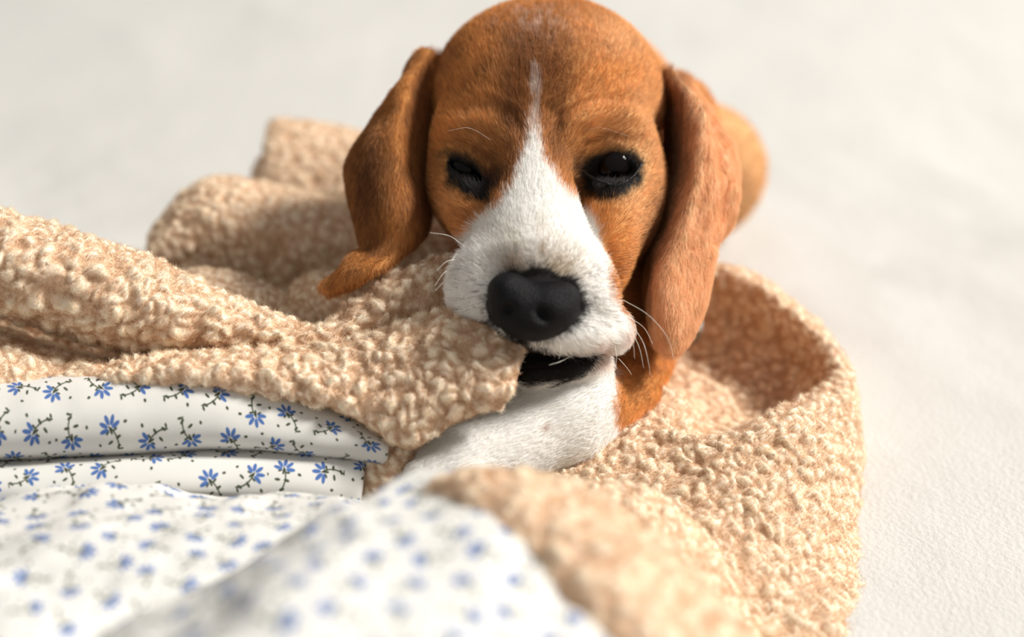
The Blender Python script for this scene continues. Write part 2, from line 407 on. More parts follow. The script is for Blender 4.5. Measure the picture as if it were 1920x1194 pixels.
def build_body():
    F = Field((-14.5, -12.5, -36), (19, 17, 8), 0.11)
    E, C = F.ell, F.cap
    # trunk, neck, haunch
    E(L(1085, 300, -22), (6.6, 6.2, 11.5), (-24, 0, 0), 2.0)
    C(L(1060, 320, -9), L(1085, 320, -18), 5.0, 6.0, 2.0)
    C(L(1060, 420, -8), L(1095, 610, -8.5), 4.3, 4.2, 2.0)
    E(L(1292, 325, -25), (4.75, 4.0, 5.5), (-24, 0, 0), 0.8)
    E(L(1272, 225, -12), (2.0, 2.6, 3.0), (0, 0, 20), 1.2)
    # skull and face
    E(L(1026, 186, -6.2), (5.75, 4.95, 5.6), (0, 0, 0), 1.0)
    E(L(1008, 235, -2.9), (4.3, 3.9, 3.0), k=1.6)
    E(L(890, 245, -2.3), (1.7, 1.2, 1.5), (0, 0, -20), 1.0)
    E(L(1135, 240, -2.2), (1.8, 1.2, 1.5), (0, 0, 12), 1.0)
    E(L(870, 350, -3.3), (1.65, 2.7, 2.6), (0, 0, 12), 1.2)
    E(L(1170, 370, -3.2), (1.85, 3.4, 2.8), (0, 0, -10), 1.2)
    E(L(895, 400, -0.8), (1.3, 2.0, 1.8), (0, 0, 18), 1.0)
    E(L(1140, 450, -0.9), (1.35, 2.9, 2.2), (0, 0, -10), 1.0)
    # muzzle
    C(L(1003, 300, -0.2), L(1000, 505, 2.3), 1.35, 2.75, 1.2)
    E(L(905, 535, 2.3), (1.55, 2.0, 2.0), (0, 0, -8), 0.9)
    E(L(1085, 555, 2.4), (1.75, 2.4, 2.2), (0, 0, 10), 0.9)
    E(L(1146, 618, 1.9), (0.95, 1.0, 1.6), (0, 0, 20), 0.5)
    E(L(1000, 590, 4.2), (2.1, 1.3, 1.1), (0, 0, -14), 0.7)
    E(L(1065, 628, 3.4), (2.0, 0.85, 1.4), (0, 0, 0), 0.5)
    # lower jaw with open mouth
    E(L(1045, 690, 1.8), (2.0, 0.75, 1.7), (0, 0, 14), 0.25)
    E(L(1100, 692, 0.6), (1.15, 0.85, 1.6), (0, 0, 20), 0.5)
    C(L(1000, 668, 4.5), L(1112, 676, 2.9), 0.22, 0.18, 0.25, sub=True)
    # forelegs: left one bent across the front, right one tucked under the blanket
    C(L(1215, 610, -7.5), L(1165, 745, -2.9), 1.9, 1.75, 0.6)
    C(L(1165, 745, -2.9), LEG_A, 1.75, 2.2, 0.4)
    C(LEG_A, LEG_B, 2.2, 1.75, 0.5)
    C(LEG_A, L(1165, 745, -2.4), 2.1, 1.6, 0.4)
    E(L(1105, 755, 0.4), (1.35, 1.6, 1.7), (0, 0, 0), 0.6)
    C(L(900, 620, -8), L(880, 720, -4), 2.2, 1.7, 0.6)
    for (px, py, w, a, b_, w2) in ((862, 842, 2.6, 806, 868, 2.9), (856, 864, 3.2, 790, 892, 3.6), (862, 886, 3.7, 798, 914, 4.1), (884, 900, 3.8, 828, 924, 4.4)):
        C(L(px, py, w), L(a, b_, w2), 0.95, 0.72, 0.25)
    # ears as curved sheets
    for rows, r0 in ((EAR_L, 0.19), (EAR_R, 0.21)):
        G = grid(rows, 0.09); G = G + 0.16 * (vnoise((G * [1.6, 0.5, 1]).reshape(-1, 3), 1.3, 21).reshape(G.shape[:2])[..., None]) * gnormals(G)
        pts = G.reshape(-1, 3); F.cloud(pts, np.full(len(pts), r0), 0.18)
    # eye openings
    E(L(1152, 318, -0.1), (1.12, 0.54, 1.3), (0, 0, 4), 0.25, sub=True)
    E(L(872, 322, -0.5), (1.02, 0.34, 1.3), (0, 0, -34), 0.2, sub=True)
    V, Q = F.surface(); V = relax(V, Q, 6)
    # brow and forehead wrinkles, lip folds: grooves (negative) and ridges (positive)
    N = vnormals(V, Q); px, py = P(V); front = sstep(-7, -5, V[:, 2]) * (N[:, 2] > 0.05); disp = np.zeros(len(V))
    for pts, amp, wd in (([(1040, 262), (1052, 222), (1090, 196), (1140, 186), (1200, 200)], -.16, 11), ([(1055, 262), (1075, 228), (1120, 212), (1175, 215)], .14, 15), ([(1030, 205), (1060, 178), (1110, 165), (1180, 150)], -.07, 12),
                         ([(985, 262), (968, 215), (925, 195), (860, 205)], -.10, 12), ([(955, 262), (925, 226), (870, 226)], .10, 16), ([(1098, 270), (1140, 252), (1200, 268)], -.10, 8), ([(838, 282), (870, 270), (912, 292)], -.09, 8),
                         ([(868, 470), (858, 530), (856, 575)], -.06, 7), ([(884, 458), (878, 520), (880, 580)], -.05, 7), ([(1120, 585), (1150, 600), (1176, 612)], -.10, 7), ([(1110, 560), (1118, 600), (1140, 640)], -.06, 8),
                         ([(1100, 365), (1130, 378), (1175, 372)], -.10, 9), ([(850, 360), (880, 378), (915, 376)], -.08, 9), ([(1190, 300), (1215, 330), (1210, 390)], -.05, 10), ([(1008, 150), (1006, 250)], -.05, 12), ([(1374, 340), (1358, 400), (1340, 455)], -.28, 8), ([(1330, 210), (1346, 260), (1352, 320)], -.14, 7), ([(1326, 300), (1330, 370), (1316, 430)], -.10, 8)):
        d = np.full(len(V), 1e9)
        for a, b in zip(pts[:-1], pts[1:]):
            a = np.array(a, float); ab = np.array(b, float) - a; t = np.clip(((px - a[0]) * ab[0] + (py - a[1]) * ab[1]) / (ab @ ab), 0, 1)
            d = np.minimum(d, np.hypot(px - a[0] - t * ab[0], py - a[1] - t * ab[1]))
        disp += amp * np.exp(-(d / wd) ** 2)
    ear = (px > 1290) & (py > 200) & (py < 470) & (V[:, 2] > -6)
    disp += np.where(ear, 0.16 * vnoise(np.stack([(px + 0.25 * py) / 16, py / 75, 0 * px], 1), 1.0, 77), 0) / np.maximum(front, .3)
    V = V + N * (disp * front)[:, None]
    return V, Q
BV, BQ = build_body()

def poly_in(px, py, poly):
    """signed distance in px, negative inside"""
    poly = np.array(poly, float); d = np.full(px.shape, 1e9); ins = np.zeros(px.shape, bool)
    for a, b in zip(poly, np.roll(poly, -1, 0)):
        ab = b - a; t = np.clip(((px - a[0]) * ab[0] + (py - a[1]) * ab[1]) / (ab @ ab), 0, 1)
        d = np.minimum(d, np.hypot(px - a[0] - t * ab[0], py - a[1] - t * ab[1]))
        c = (a[1] > py) != (b[1] > py)
        if abs(ab[1]) > 1e-9: ins ^= c & (px < a[0] + (py - a[1]) / ab[1] * ab[0])
    return np.where(ins, -d, d)
BLAZE = [(998, 118), (1009, 116), (1015, 200), (1017, 262), (1030, 310), (1060, 350), (1095, 385), (1122, 425), (1142, 500), (1152, 560), (1196, 610), (1196, 690), (1150, 712), (1000, 735), (830, 650), (805, 560), (856, 442), (898, 404), (936, 378), (957, 350), (971, 312), (985, 262), (994, 200)]
EYE_R = [(1088, 332), (1098, 298), (1135, 284), (1180, 286), (1208, 300), (1200, 342), (1172, 368), (1123, 377), (1093, 362)]
EYE_L = [(830, 288), (858, 288), (895, 306), (930, 344), (916, 382), (876, 372), (842, 344)]
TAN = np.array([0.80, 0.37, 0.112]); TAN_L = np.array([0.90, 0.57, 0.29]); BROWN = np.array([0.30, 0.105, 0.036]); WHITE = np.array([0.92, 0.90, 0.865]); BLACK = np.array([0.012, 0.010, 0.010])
def mixc(a, b, t): return a + (b - a) * (np.asarray(t)[:, None] if np.ndim(t) else t)
def coat(V, fine=0.0):
    px, py = P(V); w = V[:, 2]
    n1 = vnoise(V, 1.6, 41); n2 = vnoise(V, 0.5, 44); n3 = vnoise(V * [1, 0.4, 1], 0.22, 47)
    jx = px + 5 * n2 + 5 * n3 + fine * rng.normal(0, 4, len(px)); jy = py + 5 * vnoise(V, 0.5, 48) + fine * rng.normal(0, 4, len(px))
    c = mixc(np.broadcast_to(TAN, V.shape).copy(), BROWN, np.clip(0.16 + 0.30 * n1 + 0.22 * n2, 0, 1))
    # lighter brows, cheeks and temples; rim light on the right crown painted in
    for (x, y, rx, ry, s) in ((1200, 330, 45, 120, .6), (835, 390, 30, 60, .35), (1100, 210, 60, 45, .35), (930, 235, 60, 50, .2), (1180, 60, 90, 60, .6), (1220, 200, 40, 60, .3)):
        c = mixc(c, TAN_L, s * np.exp(-((jx - x) / rx) ** 2 - ((jy - y) / ry) ** 2))
    # darker crown and the two stripes beside the blaze
    for (x, y, rx, ry, s) in ((1000, 70, 75, 55, .5), (966, 215, 34, 95, .85), (1044, 225, 26, 85, .75), (985, 130, 55, 55, .6), (1035, 120, 45, 60, .6), (900, 290, 40, 14, .4), (1150, 272, 50, 10, .45), (930, 330, 26, 30, .8), (1080, 305, 24, 46, .6), (1045, 290, 16, 40, .4)):
        c = mixc(c, BROWN * 0.8, s * np.exp(-((jx - x) / rx) ** 2 - ((jy - y) / ry) ** 2))
    # ears: darker, haunch and neck lighter
    ear = (jx < 806) & (w > -8) & (jy < 570) | (jx > 1262 - 0.3 * np.maximum(jy - 300, 0)) & (w > -7.9) & (jy < 690) & (jy > 100)
    c = np.where(((jx < 806) & (w > -8) & (jy < 570))[:, None], mixc(c, BROWN * 0.6, np.clip(.22 + .72 * np.exp(-((jx - 688) / 36) ** 2 - ((jy - 350) / 110) ** 2), 0, 1)), c)  # left ear: dark fur patch, with shade of its backward curl painted in
    c = np.where(((jx > 1262 - 0.3 * np.clip(jy - 300, 0, 160)) & (w > np.where(jx > 1262, -8, -2.5)) & (jy < 690) & (jy > 110))[:, None], mixc(c, np.array([0.88, 0.56, 0.33]), 0.8 - 0.25 * n2), c)
    for line, side in (([(768, 140), (762, 200), (760, 270), (766, 365), (774, 438), (764, 478)], 1), ([(1290, 140), (1298, 205), (1300, 312), (1268, 425), (1238, 500), (1230, 574), (1232, 600)], -1)):  # front strips: darker fur edging plus the fold's shade painted into the colour
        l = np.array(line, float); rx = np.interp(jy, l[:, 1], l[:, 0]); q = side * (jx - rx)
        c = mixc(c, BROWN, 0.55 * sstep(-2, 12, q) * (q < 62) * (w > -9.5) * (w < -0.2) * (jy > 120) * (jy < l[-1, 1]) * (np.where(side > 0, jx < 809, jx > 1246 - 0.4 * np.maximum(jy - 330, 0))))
    c = mixc(c, TAN_L * 0.88, 0.7 * sstep(-14, -20, w))
    # white blaze and muzzle, white foreleg
    d = poly_in(jx, jy, BLAZE); head = sstep(-6, -4.5, w)
    head2 = head * np.where(jx > 1135, sstep(-1.5, 0.0, w), 1.0)
    c = mixc(c, WHITE, sstep(3, -10, d) * head2 * (1 - 0.35 * ((jy < 250) & (np.abs(jx - 1004) < 40))))
    leg = sstep(10, -10, jx - 1155 - 2 * np.maximum(jy - 795, 0)) * sstep(684, 700, jy) * sstep(-4.5, -3.0, w)
    c = mixc(c, WHITE, leg)
    c = mixc(c, WHITE, 0.35 * np.exp(-((jx - 1000) / 70) ** 2 - ((jy - 40) / 28) ** 2) * (n3 > 0.1))
    # dirt, freckles, roan shading on the muzzle
    for (x, y, r, s, col) in ((1018, 466, 9, .8, (0.36, 0.22, 0.10)), (958, 448, 30, .22, (0.42, 0.38, 0.22)), (1028, 800, 7, .8, (0.4, 0.2, 0.10)), (1016, 425, 14, .25, (0.5, 0.42, 0.3)),
                              (962, 500, 34, .8, (0.30, 0.19, 0.10)), (1044, 505, 40, .7, (0.36, 0.23, 0.08)), (1000, 514, 28, .7, (0.2, 0.16, 0.12)), (1128, 684, 10, .5, (0.62, 0.34, 0.28)), (1180, 628, 12, .5, (0.6, 0.36, 0.28)), (1130, 655, 18, .35, (0.66, 0.42, 0.34))):
        c = mixc(c, np.array(col), s * np.exp(-(np.hypot(jx - x, jy - y) / r) ** 2) * head)
    spots = (worley(V, 0.22, 61)[0] < 0.33) & ((np.hypot((jx - 885) / 38, (jy - 545) / 55) < 1) | (np.hypot((jx - 1120) / 36, (jy - 560) / 70) < 1))
    c = mixc(c, np.array([0.16, 0.11, 0.08]), 0.55 * spots * head)
    # black hair round the nose
    ring = np.hypot((jx - 1001) / 92, (jy - 572) / 68); c = mixc(c, BLACK * 2, sstep(1.16, 0.98, ring) * head * (jx > 1060) + sstep(1.06, .98, ring) * head * (jx <= 1060))
    # lip edge and black lower lip
    lip = [(955, 655), (975, 632), (1000, 648), (1060, 664), (1120, 664), (1100, 700), (1062, 716), (1000, 722), (972, 715)]
    c = mixc(c, np.array([0.014, 0.010, 0.010]), sstep(5, -3, poly_in(jx, jy, lip)) * (w > -11))
    # black eye rims
    for poly, x, y in ((EYE_R, 1148, 320), (EYE_L, 878, 322)):
        d = poly_in(jx, jy, poly); c = mixc(c, BLACK, sstep(12, -8, d) * head)
    c = mixc(c, BLACK * 2, 0.7 * np.exp(-((jx - 932) / 22) ** 2 - ((jy - 330) / 13) ** 2) * head)
    c = mixc(c, BLACK * 2, 0.8 * np.exp(-((jx - 1086) / 14) ** 2 - ((jy - 320) / 22) ** 2) * head)
    return np.clip(c, 0, 1)

dog = mesh_obj('beagle', W(BV), BQ, M_coat)
dog['label'] = 'tan and white beagle puppy lying down with the fleece blanket in its mouth'; dog['category'] = 'dog'
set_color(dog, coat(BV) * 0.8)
BN = vnormals(BV, BQ)

def fur():
    a, b, c, d = (BV[BQ[:, i]] for i in range(4))
    ar = 0.5 * np.linalg.norm(np.cross(c - a, d - b), axis=1); ce = (a + b + c + d) / 4
    fnrm = norm(np.cross(c - a, d - b)); px, py = P(ce); w = ce[:, 2]
    facing = np.einsum('ij,ij->i', fnrm, norm(np.array([0, 0, D0]) - ce))
    dens = ar * np.where(w > -8, 1.0, 0.16) * np.where(facing > -0.25, 1.0, 0.12)
    # no hair inside eye openings, under the nose leather or on the inner mouth
    bad = (np.hypot((px - 1001) / 84, (py - 576) / 58) < 1.0) & (w > 3) | (np.hypot((px - 1152) / 42, (py - 318) / 19) < 1) & (w > -4) | (poly_in(px, py, [(842, 296), (895, 318), (912, 346), (880, 338)]) < 2) & (w > -4)
    dens = np.where(bad, 0, dens)
    n = 330000; fi = rng.choice(len(ar), n, p=dens / dens.sum())
    u, v = rng.random(n)[:, None], rng.random(n)[:, None]
    p = (a[fi] * (1 - u) + b[fi] * u) * (1 - v) + (d[fi] * (1 - u) + c[fi] * u) * v
    Nn = BN[BQ[fi, 0]]; Nn = norm(Nn)
    px, py = P(p); w = p[:, 2]
    flow = norm(p - NOSE)
    earm = (((px < 808) & (py < 575)) | ((px > 1262 - 0.3 * np.maximum(py - 300, 0)) & (py > 110) & (py < 690))) & (w > -8)
    flow = np.where(earm[:, None], np.array([[0.05, -1, 0.1]]), flow)
    legm = (py > 690) & (px < 1260)
    flow = np.where(legm[:, None], norm(LEG_B - LEG_A)[None], flow)
    flow = flow + 0.22 * vec_noise(p, 1.2, 71) + 0.10 * rng.normal(size=p.shape)
    T = flow - np.einsum('ij,ij->i', flow, Nn)[:, None] * Nn; T = norm(T)
    head = (w > -7) & ~earm & ~legm
    ln = np.where(head, 0.48, np.where(legm, 0.36, 0.42)) * rng.uniform(0.65, 1.2, n)
    near_nose = np.exp(-(np.linalg.norm(p - NOSE, axis=1) / 2.6) ** 2); ln *= 1 - 0.62 * near_nose
    eyed = np.minimum(np.abs(poly_in(px, py, EYE_R)), np.abs(poly_in(px, py, EYE_L))); ln *= np.where((eyed < 12) & (w > -4), 0.6, 1)
    ln = np.where(w < -8, ln * 1.6, ln)
    lift = np.where(head, 0.42, 0.32) * rng.uniform(0.6, 1.5, n)
    d1 = norm(T + lift[:, None] * Nn); d2 = norm(T + (lift * 0.25)[:, None] * Nn + 0.12 * rng.normal(size=p.shape))
    l = ln[:, None]
    pts = np.stack([p - 0.02 * Nn, p + d1 * l * 0.4, p + d1 * l * 0.55 + d2 * l * 0.2 , p + d1 * l * 0.55 + d2 * l * 0.5], 1)
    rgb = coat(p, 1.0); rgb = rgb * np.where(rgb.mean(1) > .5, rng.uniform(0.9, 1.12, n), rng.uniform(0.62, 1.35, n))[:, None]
    lum = rgb.mean(1)
    rgb = np.where(((rng.random(n) < 0.06) & (lum > .08) & (lum < .5))[:, None], rgb * 0.35, rgb)
    r = 0.0052 * np.array([1, .95, .75, .2]) / 100
    r = r[None] * np.where(w < -8, 2.0, 1.0)[:, None]
    rgb = np.clip(rgb, 0, 0.95); body = w < -9
    for name, mk, lab in (('ear_fur', earm & (px < 900) & ~body, None), ('ear_fur', earm & (px > 1100) & ~body, None), ('foreleg_fur', legm & ~body & ~earm, 'white and tan fur of the bent foreleg'),
                          ('head_fur', ~earm & ~legm & ~body, 'tan fur with a white blaze and muzzle'), ('body_fur', body, None)):
        o = hair_obj(name, W(pts[mk]), r[mk], rgb[mk], M_fur, dog)
        if lab: o['label'] = lab
fur()

# nose leather
def nose():
    F = Field((-2.0, -2.2, 3.2), (4.2, 3.0, 8.0), 0.045); E, C = F.ell, F.cap
    E(L(962, 566, 4.9), (1.05, 1.18, 1.05), (0, 0, 12), 0.35)
    E(L(948, 540, 4.9), (0.72, 0.62, 0.95), (0, 0, 12), 0.3)
    E(L(1040, 574, 4.9), (1.05, 1.0, 1.05), (0, 0, -24), 0.35)
    E(L(1058, 556, 4.7), (0.66, 0.62, 0.95), (0, 0, -24), 0.3)
    E(L(1000, 578, 4.95), (1.45, 1.05, 1.05), (0, 0, -8), 0.5)
    E(L(996, 606, 4.9), (1.2, 0.75, 1.0), (0, 0, -4), 0.4)
    E(L(948, 583, 6.15), (0.30, 0.18, 0.5), (0, -20, 30), 0.34, sub=True)
    E(L(1020, 592, 6.2), (0.32, 0.19, 0.5), (0, 20, -40), 0.34, sub=True)
    C(L(980, 606, 6.5), L(975, 634, 6.0), 0.12, 0.10, 0.15, sub=True)
    V, Q = F.surface(); V = relax(V, Q, 4); N = vnormals(V, Q)
    f1, f2, _ = worley(V, 0.085, 81); V = V + N * (0.012 * np.clip(f2 - f1, 0, .5))[:, None]
    o = mesh_obj('nose', W(V), Q, M_nose); under(o, dog); o['label'] = 'black pebbled nose leather'
nose()

def uv_ball(c, r, seg=40):
    th = np.linspace(0, math.pi, seg // 2 + 1); ph = np.linspace(0, 2 * math.pi, seg, endpoint=False)
    T, Ph = np.meshgrid(th, ph, indexing='ij'); v = np.stack([np.sin(T) * np.cos(Ph), np.sin(T) * np.sin(Ph), np.cos(T)], -1).reshape(-1, 3)
    n, m = len(th), len(ph); i = np.arange(n * m).reshape(n, m)
    q = np.stack([i[:-1], i[1:], np.roll(i[1:], -1, 1), np.roll(i[:-1], -1, 1)], -1).reshape(-1, 4)
    return np.asarray(c) + v * r, q
for (px, py, w, r) in ((1152, 312, -1.55, 0.98), (874, 318, -1.75, 0.92)):
    v, q = uv_ball(L(px, py, w), r); o = mesh_obj('eye', W(v), q, M_eye); under(o, dog)

def tube(name, pts, rad, mat, parent, seg=6):
    pts = np.asarray(pts, float); n = len(pts); t = norm(np.gradient(pts, axis=0)); ref = np.array([0.31, 0.2, 0.93])
    s = norm(np.cross(t, ref)); b = np.cross(t, s); a = np.linspace(0, 2 * math.pi, seg, endpoint=False)
    v = pts[:, None] + (s[:, None] * np.cos(a)[None, :, None] + b[:, None] * np.sin(a)[None, :, None]) * np.asarray(rad)[:, None, None]
    i = np.arange(n * seg).reshape(n, seg)
    q = np.stack([i[:-1], np.roll(i[:-1], -1, 1), np.roll(i[1:], -1, 1), i[1:]], -1).reshape(-1, 4)
    o = mesh_obj(name, W(v.reshape(-1, 3)), q, mat); under(o, parent); return o
for pts, r in (([(1094, 322, .1), (1120, 338, .35), (1156, 347, .3), (1188, 330, -.1), (1205, 304, -.6)], .075),
               ([(834, 292, -1.3), (850, 322, -.75), (880, 344, -.3), (918, 350, .1)], .07)):
    s_ = cr(Lg(np.array(pts, float)), np.linspace(0, 1, 30)); tube('eyelid', s_, r * (0.5 + 0.5 * np.sin(np.linspace(0.2, 2.9, 30))) + 0.02 * vnoise(s_, 0.12, 5), M_wet, dog, 10)
WHISK = [[(1168, 562, 3.2), (1215, 590, 4.0), (1250, 630, 4.2), (1264, 672, 4.0)], [(1178, 600, 2.8), (1205, 640, 3.6), (1216, 680, 3.8), (1219, 704, 3.6)], [(1176, 604, 2.8), (1198, 650, 3.4), (1207, 690, 3.4)],
         [(1182, 596, 2.6), (1208, 615, 3.2), (1224, 645, 3.4)], [(1170, 612, 3.0), (1186, 640, 3.6), (1190, 672, 3.6)], [(1150, 640, 3.2), (1156, 665, 3.8), (1154, 692, 3.8)], [(1070, 668, 4.0), (1050, 678, 4.6), (1030, 684, 4.8)],
         [(1160, 672, 2.4), (1176, 690, 2.8), (1184, 702, 2.8)], [(862, 470, 2.8), (850, 484, 3.4), (848, 490, 3.5)], [(862, 486, 3.2), (838, 490, 3.8), (818, 508, 4.0)], [(852, 500, 3.0), (832, 512, 3.6), (815, 536, 3.8)],
         [(868, 460, 2.6), (842, 442, 3.4), (806, 436, 3.8)], [(848, 512, 3.0), (830, 530, 3.6), (816, 545, 3.8)], [(920, 262, 0), (880, 240, 1.0), (838, 246, 1.4)], [(1100, 243, 0), (1130, 240, .8), (1180, 256, .8)], [(1046, 630, 4.6), (1052, 655, 5.0), (1048, 672, 5.0)]]
for wp in WHISK:
    s = cr(Lg(np.array(wp, float)), np.linspace(0, 1, 14)); tube('whisker', s, np.linspace(0.013, 0.005, 14) * (0.4 if wp[0][1] < 300 else 1), M_whisker, dog)

# ------------------------------------------------------------------ the blanket: folds of fleece and of printed cotton
blanket = empty('fleece_blanket', tuple(W(L(760, 900, 0))[:2]) + (0.0,), 'beige sherpa fleece blanket with white floral cotton backing, bunched round the dog', 'blanket')
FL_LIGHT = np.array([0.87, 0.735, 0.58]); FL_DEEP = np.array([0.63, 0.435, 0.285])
def clumps(p, size, seed):
    """height 0..1 of woolly clumps"""
    q = p + 0.30 * size * vec_noise(p, size * 0.9, seed) + 0.5 * size * vec_noise(p, size * 2.6, seed + 5)
    f1, f2, r = worley(q, size * 1.0, seed + 11)
    big = np.exp(-(f1 / 0.52) ** 2) * (0.6 + 0.4 * r) * (0.7 + 0.3 * sstep(0, .3, f2 - f1))
    g1, g2, r2 = worley(q + 3.3, size * 0.42, seed + 17)
    small = np.exp(-(g1 / 0.5) ** 2) * (0.6 + 0.4 * r2)
    return 0.74 * big + 0.24 * small + 0.05 * vnoise(p, 0.11, seed + 23)
def pile(fold, p, n, c):
    """short curly fibres over one fold of fleece"""
    m = len(p)
    d = norm(n + 0.75 * rng.normal(size=p.shape) + 0.8 * vec_noise(p, 0.3, 91)); d2 = norm(d + 1.0 * rng.normal(size=p.shape))
    d3 = norm(d2 + 1.0 * rng.normal(size=p.shape))
    l = (0.15 * rng.uniform(.5, 1.3, m))[:, None]
    pts = np.stack([p - 0.02 * n, p + d * l * .45, p + d * l * .5 + d2 * l * .4, p + d * l * .5 + d2 * l * .5 + d3 * l * .3], 1)
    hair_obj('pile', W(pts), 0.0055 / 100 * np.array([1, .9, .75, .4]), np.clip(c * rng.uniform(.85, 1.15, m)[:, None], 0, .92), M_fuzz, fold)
def sheet(name, rows, kind, step=0.085, thick=0.9, amp=0.34, size=0.50, seed=1, edge=0.8, wob=0.12, label=None, uvrot=0.0, uvoff=(0, 0), fuzz=1.0, sag=()):
    G = grid(rows, step if kind == 'fleece' else step * 1.3)
    N = gnormals(G)
    ctr = np.array([0, 0, D0])
    if np.einsum('ijk,ijk->ij', N, norm(ctr - G)).mean() < 0: N = -N; flip = True
    else: flip = False
    nu, nv = G.shape[:2]
    g = G.reshape(-1, 3)
    G = (g + N.reshape(-1, 3) * (wob * vnoise(g, 3.2, seed + 200) + 0.4 * wob * vnoise(g, 1.2, seed + 201))[:, None]).reshape(G.shape)
    su = np.concatenate([[0], np.cumsum(np.linalg.norm(np.diff(G, axis=0), axis=2).mean(1))]); sv = np.concatenate([[0], np.cumsum(np.linalg.norm(np.diff(G, axis=1), axis=2).mean(0))])
    bd = np.minimum(np.minimum(su, su[-1] - su)[:, None], np.minimum(sv, sv[-1] - sv)[None, :]); e = np.clip(bd / edge, 0, 1); prof = np.sqrt(1 - (1 - e) ** 2)
    idx = np.arange(nu * nv).reshape(nu, nv)
    q = np.stack([idx[:-1, :-1], idx[1:, :-1], idx[1:, 1:], idx[:-1, 1:]], -1).reshape(-1, 4)
    if flip: q = q[:, ::-1]
    top = G + N * (thick / 2 * prof)[..., None]
    st = 4
    iu = np.unique(np.append(np.arange(0, nu, st), nu - 1)); iv = np.unique(np.append(np.arange(0, nv, st), nv - 1))
    bot = (G - N * (thick / 2 * prof)[..., None])[np.ix_(iu, iv)]
    bi = np.arange(bot.shape[0] * bot.shape[1]).reshape(bot.shape[:2])
    bq = np.stack([bi[:-1, :-1], bi[:-1, 1:], bi[1:, 1:], bi[1:, :-1]], -1).reshape(-1, 4)
    if flip: bq = bq[:, ::-1]
    t = top.reshape(-1, 3); Nt = N.reshape(-1, 3)
    if kind == 'fleece':
        h = clumps(t, size, seed)
        lean = 0.25 * amp * vec_noise(t, size * 0.8, seed + 31)
        v = t + Nt * (amp * (h - 0.40))[:, None] + lean
        col = mixc(np.broadcast_to(FL_DEEP, v.shape).copy(), FL_LIGHT, sstep(0.10, 0.5, h)) * (1 + 0.06 * vnoise(t, 2.0, seed + 3))[:, None]  # deeper tone in the clump gaps: crevice shade put into the colour
    else:
        v = t; col = None
    V = np.concatenate([v, bot.reshape(-1, 3)]); Q = np.concatenate([q, bq + len(v)])
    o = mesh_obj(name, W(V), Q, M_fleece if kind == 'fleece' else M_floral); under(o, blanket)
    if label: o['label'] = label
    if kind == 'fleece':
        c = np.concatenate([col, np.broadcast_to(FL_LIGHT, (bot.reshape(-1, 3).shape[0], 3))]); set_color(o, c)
        a, b, cc, d = (v[q[:, i]] for i in range(4)); ar = 0.5 * np.linalg.norm(np.cross(cc - a, d - b), axis=1)
        fn = norm(np.cross(cc - a, d - b)); face = np.einsum('ij,ij->i', norm(ctr - a), fn); hh = h[q[:, 0]]
        px, py = P(a); vis = (px > -60) & (px < 1980) & (py < 1260)
        wt = ar * np.where(face > -0.3, 1, 0.1) * (0.3 + hh) * np.where(vis, 1, .05)
        n = int(wt.sum() * 520 * fuzz); fi = rng.choice(len(ar), n, p=wt / wt.sum()); r = rng.random((n, 2, 1))
        pile(o, (a[fi] * (1 - r[:, 0]) + b[fi] * r[:, 0]) * (1 - r[:, 1]) + (d[fi] * (1 - r[:, 0]) + cc[fi] * r[:, 0]) * r[:, 1],
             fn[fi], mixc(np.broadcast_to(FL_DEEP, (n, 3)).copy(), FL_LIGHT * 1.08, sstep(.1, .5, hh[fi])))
    else:
        uu = np.broadcast_to(su[:, None], (nu, nv)).ravel(); vv = np.broadcast_to(sv[None, :], (nu, nv)).ravel()
        ca, sa = math.cos(uvrot), math.sin(uvrot); uv = np.stack([uu * ca - vv * sa + uvoff[0], uu * sa + vv * ca + uvoff[1]], 1)
        set_uv(o, np.concatenate([uv, np.full((len(V) - len(v), 2), 0.05)]))
    return o

# A: far fold behind the left ear
sheet('fleece_fold', [
    [(505, 232, -22), (600, 238, -22), (700, 262, -21), (800, 285, -20), (900, 300, -19)],
    [(497, 262, -19.5), (600, 275, -19.5), (700, 295, -19), (800, 315, -18), (900, 330, -17)],
    [(485, 330, -18.5), (590, 345, -18.5), (700, 365, -18), (800, 385, -17), (900, 400, -16)],
    [(470, 420, -18.5), (590, 440, -18.5), (700, 450, -18), (800, 470, -17), (900, 490, -16)]], 'fleece', step=0.12, seed=3, thick=1.2, amp=.3)
sheet('fleece_fold', [
    [(488, 300, -20.5), (500, 292, -20), (515, 300, -19.2)], [(474, 350, -20), (490, 345, -19.2), (508, 350, -18.4)], [(465, 430, -20), (480, 430, -19), (500, 430, -18)]], 'fleece', step=0.12, seed=5, thick=.8, amp=.25)
# B: shaded standing fold
sheet('fleece_fold', [
    [(300, 440, -13), (400, 352, -15), (520, 366, -14.5), (650, 392, -14), (760, 420, -13), (860, 440, -12)],
    [(285, 462, -11.5), (392, 368, -12), (520, 380, -12), (650, 406, -11.5), (760, 430, -10.5), (860, 450, -10)],
    [(282, 500, -10), (400, 425, -9.6), (530, 440, -9.8), (650, 455, -9.6), (760, 470, -9), (860, 490, -8.5)],
    [(300, 560, -11.5), (410, 510, -11), (535, 520, -11.3), (650, 520, -11), (760, 540, -10), (860, 540, -9.5)],
    [(320, 650, -13), (420, 620, -13), (540, 610, -13), (650, 600, -12.5), (760, 600, -12), (860, 600, -11)]], 'fleece', step=0.11, seed=7, thick=1.2, amp=.34)
